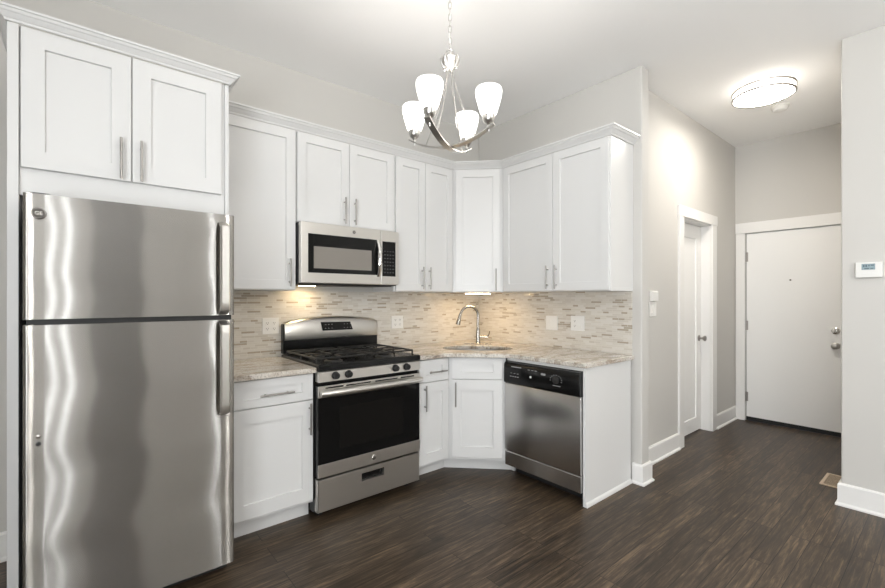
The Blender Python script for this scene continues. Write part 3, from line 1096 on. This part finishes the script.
# ------------------------------------------------------------------ microwave
MX0, MX1, MF, MZ0, MZ1 = -1.979, -1.2225, 0.395, 1.418, 1.822
e = empty('microwave', (GC, -0.2, MZ0), 'stainless over-the-range microwave mounted above the stove', 'microwave')
MB(FA).box(MX0, MX1, 0.0115, 0.352, MZ0, MZ1).build('body', 'darkgrey', e, bevel=0.002)
MXD = -1.382
md = MB(FA).box(MX0 + 0.001, MXD - 0.0015, 0.3525, MF, MZ0 + 0.006, MZ1).build('door', 'steel', e, bevel=0.004)
gp = MB(FA).box(-1.931, -1.405, MF - 0.0005, MF + 0.0016, 1.492, 1.748).build('door_glass', 'glass_black', md, bevel=0.001)
MB(FA).box(-1.893, -1.462, MF + 0.0012, MF + 0.0022, 1.522, 1.666).build('window_screen', 'window_grey', gp)
pn = MB(FA).box(MXD + 0.0005, MX1 - 0.003, 0.3525, MF, MZ0 + 0.006, MZ1).build('control_panel', 'steel', e, bevel=0.004)
kp = MB(FA).box(-1.370, -1.256, MF - 0.0005, MF + 0.0014, 1.486, 1.742).build('keypad', 'glass_black', pn, bevel=0.001)
mb = MB(FA)
for r in range(7):
    for c in range(4):
        u, z = -1.356 + c * 0.024, 1.510 + r * 0.026
        mb.box(u, u + 0.013, MF + 0.0012, MF + 0.0019, z, z + 0.007)
mb.build('keypad_marks', mat('grey_keypad_print', (0.05, 0.048, 0.046), 0.5), kp)
rings = []
for k in range(17):
    t = k / 16
    z = 1.480 + 0.268 * t
    q = (1 - (2 * t - 1) ** 2)
    w1 = MF + 0.012 + 0.034 * q
    w0 = max(MF - 0.001, w1 - 0.014)
    u0, u1 = -1.420, -1.394
    rings.append([(u0, w0, z), (u0, w1 - 0.006, z), (u0 + 0.007, w1, z), (u1 - 0.007, w1, z), (u1, w1 - 0.006, z), (u1, w0, z)])
MB(FA).loops(rings).build('handle', 'chrome', md, ang=40)
badge(md, FA, -1.600, MF - 0.0005, 1.785, 0.013)
MB(FA).box(-1.95, -1.25, 0.05, 0.33, MZ0 - 0.006, MZ0 - 0.0005).build('underside_grille', 'blackmatte', e)
lm = MB(FA).box(-1.88, -1.78, 0.10, 0.16, MZ0 - 0.0078, MZ0 - 0.0065).build('cooktop_lamp', 'bulb', e)

# ------------------------------------------------------------------ dishwasher
W0, W1, WF = 0.9235, 1.5625, 0.632
e = empty('dishwasher', (-0.3, -(W0 + W1) / 2, 0), 'stainless dishwasher with black control panel at the end of the counter', 'dishwasher')
MB(FB).box(W0 + 0.004, W1 - 0.004, 0.05, 0.585, 0.075, 0.858).build('body', 'darkgrey', e)
MB(FB).box(W0 + 0.012, W1 - 0.012, 0.50, 0.512, 0.002, 0.1).build('toe_kick', 'blackmatte', e)
for u in (W0 + 0.06, W1 - 0.06):
    for w in (0.12, 0.46):
        MB(FB).lathe((u, w, 0.001), 'z', [(0, 0), (0.015, 0), (0.012, 0.0735), (0, 0.0735)], 12).build('leveling_foot', 'blackmatte', e)
MB(FB).prism_u([(0.586, 0.196), (WF - 0.003, 0.196), (WF, 0.205), (WF + 0.004, 0.45), (WF, 0.690), (WF - 0.004, 0.697), (0.586, 0.697)], W0, W1).build('door', 'steel_dw', e, bevel=0.002, ang=30)
MB(FB).prism_u([(0.560, 0.086), (WF - 0.004, 0.086), (WF - 0.002, 0.188), (WF - 0.008, 0.193), (0.560, 0.193)], W0, W1).build('lower_panel', 'steel_dw', e, bevel=0.002)
cpn = MB(FB).prism_u([(0.586, 0.699), (WF + 0.004, 0.699), (WF + 0.012, 0.712), (WF + 0.010, 0.835), (WF, 0.852), (0.586, 0.857)], W0, W1).build('control_panel', 'black', e, bevel=0.003, ang=40)
wq = WF + 0.0116
marks = [(0.998, 1.090, 0.822, 0.828), (1.36, 1.42, 0.742, 0.746)]
marks += [(0.985 + 0.022 * k, 1.000 + 0.022 * k, 0.752, 0.757) for k in range(4)]
marks += [(0.990 + 0.03 * k, 1.006 + 0.03 * k, 0.776, 0.779) for k in range(3)]
marks += [(1.150 + 0.03 * k, 1.168 + 0.03 * k, 0.818, 0.822) for k in range(3)]
for k in range(9):
    a = -0.3 + k * 0.45
    cu, cz = 1.385 + 0.045 * math.cos(a), 0.782 + 0.033 * math.sin(a)
    marks.append((cu - 0.004, cu + 0.004, cz - 0.0015, cz + 0.0015))
for a, b, z0, z1 in marks:
    MB(FB).box(a, b, wq - 0.002, wq + 0.0008, z0, z1).build('printed_mark', 'marks', cpn)
MB(FB).lathe((1.385, wq - 0.002, 0.782), 'w', [(0, 0), (0.026, 0), (0.024, 0.010), (0.015, 0.014), (0, 0.014)], 24).build('dial', 'blackmatte', cpn)
MB(FB).lathe((1.175, wq - 0.002, 0.772), 'w', [(0, 0), (0.008, 0), (0.007, 0.006), (0, 0.007)], 14).build('start_button', 'white_plastic', cpn)
MB(FB).box(1.265, 1.300, wq - 0.002, wq + 0.003, 0.800, 0.812).build('latch_light', 'marks', cpn)
MB(FB).box(W0, W1, 0.57, 0.605, 0.8590, 0.8825).build('mounting_strip', 'white_plastic', e)

# ------------------------------------------------------------------ electrical plates
def plate(name, label, fr, u, w, z, wd_, ht, kind, group=None):
    o = empty(name, fr(u, w, z), label, 'outlet' if name == 'wall_outlet' else 'switch', group or ('wall outlets on the backsplash' if name == 'wall_outlet' else 'wall switches'))
    MB(fr).box(u - wd_ / 2, u + wd_ / 2, w + 0.0003, w + 0.006, z - ht / 2, z + ht / 2).build('plate', 'white_plastic', o, bevel=0.002)
    n = len(kind)
    for i, k in enumerate(kind):
        cu = u + (i - (n - 1) / 2) * 0.046
        if k == 'o':
            for dz in (-0.0195, 0.0195):
                f = MB(fr).prism_w([(cu + 0.0165 * math.cos(a * PI / 8) * (1 if a % 8 else 0.95), z + dz + 0.0145 * math.sin(a * PI / 8)) for a in range(16)], w + 0.0055, w + 0.0082).build('receptacle', 'white_plastic', o)
                mb = MB(fr)
                mb.box(cu - 0.0072, cu - 0.0047, w + 0.0078, w + 0.0086, z + dz - 0.002, z + dz + 0.0065)
                mb.box(cu + 0.0047, cu + 0.0072, w + 0.0078, w + 0.0086, z + dz - 0.002, z + dz + 0.0065)
                mb.box(cu - 0.0025, cu + 0.0025, w + 0.0078, w + 0.0086, z + dz - 0.0095, z + dz - 0.005)
                mb.build('slots', 'slot', f)
        else:
            MB(fr).prism_u([(w + 0.0055, z - 0.033), (w + 0.0105, z - 0.033), (w + 0.0075, z), (w + 0.0095, z + 0.033), (w + 0.0055, z + 0.033)], cu - 0.0165, cu + 0.0165).build('rocker', 'white_plastic', o, bevel=0.0008)
    return o


plate('wall_outlet', 'white double-gang outlet on the backsplash left of the stove', FA, -2.045, 0.0103, 1.131, 0.112, 0.112, 'oo')
plate('wall_outlet', 'white double-gang outlet on the backsplash right of the stove', FA, -0.985, 0.0103, 1.120, 0.116, 0.108, 'oo')
plate('wall_switch', 'white double rocker switch plate on the backsplash right of the faucet, nearer the faucet', FB, 0.893, 0.0103, 1.116, 0.116, 0.118, 'ss')
plate('wall_outlet', 'white outlet and switch plate on the backsplash above the dishwasher, nearer the wall end', FB, 1.141, 0.0103, 1.123, 0.122, 0.120, 'os')
plate('wall_switch', 'white light switch plate on the hallway wall before the panelled door', FC, 0.475, 0.0003, 1.237, 0.116, 0.118, 'ss')
e = empty('wall_sensor', FC(0.475, 0, 1.345), 'small white box mounted directly above the hallway light switch', 'control box')
MB(FC).prism_u([(0.0006, 1.300), (0.030, 1.303), (0.030, 1.375), (0.020, 1.384), (0.0006, 1.384)], 0.425, 0.520).build('housing', 'white_plastic', e, bevel=0.003)
MB(FC).box(0.440, 0.505, 0.0302, 0.0312, 1.335, 1.362).build('faceplate', 'trim', e)

# thermostat
TU0, TU1, TZ0, TZ1 = 2.676, 2.795, 1.425, 1.545
e = empty('thermostat', FP((TU0 + TU1) / 2, 0, TZ0), 'white thermostat with a grey display on the wall at right', 'thermostat')
th = MB(FP).box(TU0, TU1, 0.0005, 0.026, 1.453, 1.548).build('housing', 'white_plastic', e, bevel=0.004, seg=3)
lc = MB(FP).box(TU0 + 0.028, TU0 + 0.088, 0.0255, 0.0268, 1.500, 1.537).build('display', 'lcd', e)
mb = MB(FP)
for k, (a, b, z0, z1) in enumerate(((0.034, 0.042, 1.517, 1.532), (0.045, 0.053, 1.517, 1.532), (0.058, 0.064, 1.521, 1.531), (0.068, 0.083, 1.524, 1.531), (0.040, 0.062, 1.504, 1.511), (0.066, 0.080, 1.505, 1.510))):
    mb.box(TU0 + a, TU0 + b, 0.0266, 0.0272, z0, z1)
mb.build('digits', 'lcd_dark', lc)
for k in range(3):
    MB(FP).box(TU0 + 0.034 + 0.02 * k, TU0 + 0.048 + 0.02 * k, 0.0258, 0.0275, 1.478, 1.484).build('button', 'trim', e)

# floor register
e = empty('floor_vent', (1.12, -2.51, 0), 'tan metal floor vent set in the wood floor at the partition corner', 'vent')
mb = MB()
vx0, vx1, vy0, vy1 = 0.985, 1.275, -2.575, -2.452
mb.box(vx0, vx1, vy0, vy0 + 0.018, 0.0005, 0.006).box(vx0, vx1, vy1 - 0.018, vy1, 0.0005, 0.006)
mb.box(vx0, vx0 + 0.018, vy0 + 0.018, vy1 - 0.018, 0.0005, 0.006).box(vx1 - 0.018, vx1, vy0 + 0.018, vy1 - 0.018, 0.0005, 0.006)
mb.build('frame', 'vent', e, bevel=0.001)
mb = MB()
for k in range(12):
    x = vx0 + 0.022 + k * 0.0212
    mb.box(x, x + 0.005, vy0 + 0.0185, vy1 - 0.0185, 0.001, 0.0045)
mb.build('louver', 'vent', e)
MB().box(vx0 + 0.0185, vx1 - 0.0185, vy0 + 0.0185, vy1 - 0.0185, 0.0003, 0.0009).build('backing', 'blackmatte', e)

# ------------------------------------------------------------------ hallway ceiling light, smoke detector, under-cabinet strip
LX, LY = 1.022, -2.114
e = empty('ceiling_light', (LX, LY, H), 'round flush-mount ceiling light with two metal rings in the hallway', 'ceiling light')
MB().lathe((LX, LY, H - 0.02), 'z', [(0, 0), (0.18, 0), (0.18, 0.0195), (0, 0.0195)], 48).build('ceiling_pan', 'white_plastic', e)
MB().lathe((LX, LY, H - 0.100), 'z', [(0, 0), (0.12, 0.002), (0.178, 0.010), (0.188, 0.016), (0.0, 0.0162)], 64).build('diffuser', 'lens', e)
MB().lathe((LX, LY, H - 0.0835), 'z', [(0, 0), (0.189, 0), (0.194, 0.012), (0.194, 0.063), (0, 0.063)], 64).build('diffuser_band', 'lens_side', e)
for z in (H - 0.088, H - 0.036):
    MB().tube([(LX + 0.199 * math.cos(2 * PI * k / 64), LY + 0.199 * math.sin(2 * PI * k / 64), z) for k in range(64)], 0.0085, 8, closed=True).build('ring', 'pewter', e)
for k in range(3):
    a = 2 * PI * k / 3 + 0.6
    MB().tube([(LX + 0.203 * math.cos(a), LY + 0.203 * math.sin(a), H - 0.088), (LX + 0.203 * math.cos(a), LY + 0.203 * math.sin(a), H - 0.036)], 0.004, 8).build('ring_post', 'nickel', e)

e = empty('smoke_detector', (1.575, -2.10, H), 'small round white smoke detector on the hallway ceiling', 'smoke detector')
MB().lathe((1.575, -2.10, H - 0.012), 'z', [(0, 0), (0.066, 0), (0.068, 0.003), (0.068, 0.0118), (0, 0.0118)], 32).build('base', 'white_plastic', e)
MB().lathe((1.575, -2.10, H - 0.045), 'z', [(0, 0), (0.035, 0), (0.048, 0.005), (0.056, 0.018), (0.060, 0.0325), (0, 0.0325)], 32).build('cover', 'white_plastic', e)

e = empty('under_cabinet_light', (-0.35, -0.35, UZ0), 'slim glowing light bar fixed under the corner wall cabinet over the sink', 'light')
MB(FD).box(-0.115, 0.115, 0.470, 0.545, UZ0 - 0.012, UZ0 - 0.0006).build('housing', 'white_plastic', e, bevel=0.001)
MB(FD).box(-0.108, 0.108, 0.476, 0.546, UZ0 - 0.016, UZ0 - 0.0123).build('lens', 'strip', e)

# ------------------------------------------------------------------ chandelier
fwd = Vector((math.sin(YAW), math.cos(YAW), 0))
rgt = Vector((math.cos(YAW), -math.sin(YAW), 0))
CC = CAM + fwd * 1.90 + rgt * 0.033
CH = Frame((CC.x, CC.y), (rgt.x, rgt.y), (fwd.x, fwd.y))
e = empty('chandelier', (CC.x, CC.y, H), 'four-light nickel chandelier with frosted white shades hanging on a chain', 'chandelier')
MB(CH).lathe((0, 0, H - 0.03), 'z', [(0, -0.006), (0.012, -0.006), (0.03, 0), (0.058, 0.008), (0.062, 0.0295), (0, 0.0295)], 32).build('canopy', 'lampmetal', e)
# chain
mb = MB(CH)
z = H - 0.036
k = 0
while z > 2.43:
    pts = []
    for i in range(16):
        a = 2 * PI * i / 16
        du = 0.0068 * math.cos(a)
        dz = 0.010 * math.sin(a) + (0.0065 if math.sin(a) > 0 else -0.0065)
        pts.append((du, 0, z - 0.0145 + dz) if k % 2 == 0 else (0, du, z - 0.0145 + dz))
    mb.tube(pts, 0.0019, 6, closed=True)
    z -= 0.0262
    k += 1
mb.build('chain', 'lampmetal', e)
MB(CH).tube([(0.004 * math.cos(i * 0.9), 0.004 * math.sin(i * 0.9), H - 0.036 - i * (H - 0.036 - 2.39) / 30) for i in range(31)], 0.0015, 6).build('cord', 'white_plastic', e)
hub = MB(CH)
hub.lathe((0, 0, 2.330), 'z', [(0, 0), (0.012, 0.001), (0.020, 0.008), (0.027, 0.018), (0.031, 0.034), (0.037, 0.052), (0.033, 0.054), (0.012, 0.040), (0.009, 0.060), (0, 0.062)], 28)
hb = hub.build('hub', 'lampmetal', e)
MB(CH).tube([(0.016 * math.cos(2 * PI * i / 20), 0, 2.407 + 0.018 * math.sin(2 * PI * i / 20)) for i in range(20)], 0.0032, 8, closed=True).build('loop', 'lampmetal', hb)
for k in range(8):
    a = 2 * PI * k / 8 + 0.2
    c_, s_ = math.cos(a), math.sin(a)
    MB(CH).tube([(0.026 * c_, 0.026 * s_, 2.342), (0.036 * c_, 0.036 * s_, 2.360), (0.040 * c_, 0.040 * s_, 2.382), (0.036 * c_, 0.036 * s_, 2.392)], 0.004, 8, taper=[0.004, 0.0055, 0.0055, 0.003]).build('petal', 'lampmetal', hb)
RAD = 0.183
ang0 = math.atan2(-0.180, -0.094)      # nearest-left shade
ZB, ZE, RE = 1.984, 2.048, 0.207


def arc_z(r):
    return ZB + (ZE - ZB) * (r / RE) ** 2


for j in range(2):
    a = ang0 + j * PI / 2
    c_, s_ = math.cos(a), math.sin(a)
    rings = []
    hw = 0.014
    for k in range(33):
        r = -RE + 2 * RE * k / 32
        zz = arc_z(r) + j * 0.007
        rings.append([(r * c_ - s_ * hw, r * s_ + c_ * hw, zz), (r * c_ + s_ * hw, r * s_ - c_ * hw, zz),
                      (r * c_ + s_ * hw, r * s_ - c_ * hw, zz + 0.006), (r * c_ - s_ * hw, r * s_ + c_ * hw, zz + 0.006)])
    MB(CH).loops(rings).build('arm', 'lampmetal', e)
for j in range(4):
    a = ang0 + j * PI / 2
    c_, s_ = math.cos(a), math.sin(a)
    pts = []
    for k in range(13):
        t = k / 12
        r = 0.012 + 0.113 * t ** 1.35
        z = 2.338 + (arc_z(0.125) + 0.006 - 2.338) * t
        pts.append((r * c_, r * s_, z))
    MB(CH).tube(pts, 0.0034, 8).build('rod', 'lampmetal', e)
    zz = arc_z(RAD) + 0.0065 + (0.007 if j % 2 else 0)
    zs = zz + 0.050
    cx, cy_ = RAD * c_, RAD * s_
    sk = MB(CH)
    sk.lathe((cx, cy_, zz), 'z', [(0, 0), (0.006, 0), (0.006, 0.008), (0.012, 0.016), (0.020, 0.022), (0.0255, 0.034), (0.027, 0.050), (0.0, 0.0505)], 24)
    sk.tube([(cx, cy_, zz - 0.0068), (cx, cy_, zz - 0.020)], 0.0045, 10, taper=[0.006, 0.003])
    so_ = sk.build('socket', 'lampmetal', e)
    pr = [(0.026, 0.0), (0.032, 0.004), (0.0375, 0.020), (0.0435, 0.044), (0.050, 0.070), (0.0545, 0.092), (0.0565, 0.110), (0.0555, 0.123), (0.053, 0.130),
          (0.051, 0.128), (0.0535, 0.110), (0.0515, 0.092), (0.047, 0.070), (0.0405, 0.044), (0.033, 0.022), (0.024, 0.008)]
    MB(CH).lathe((cx, cy_, zs + 0.001), 'z', [(r, h * 0.87) for r, h in pr], 36).build('lamp_shade', 'shade', e)
    MB(CH).lathe((cx, cy_, zs + 0.012), 'z', [(0, 0), (0.010, 0.0), (0.012, 0.015), (0.019, 0.032), (0.020, 0.044), (0.013, 0.056), (0, 0.059)], 16).build('light_bulb', 'shade', so_)
    p_ = CH(cx, cy_, zs + 0.092)
    lamp('chandelier_bulb', p_, 5.5, (1.0, 0.955, 0.90), 0.02)
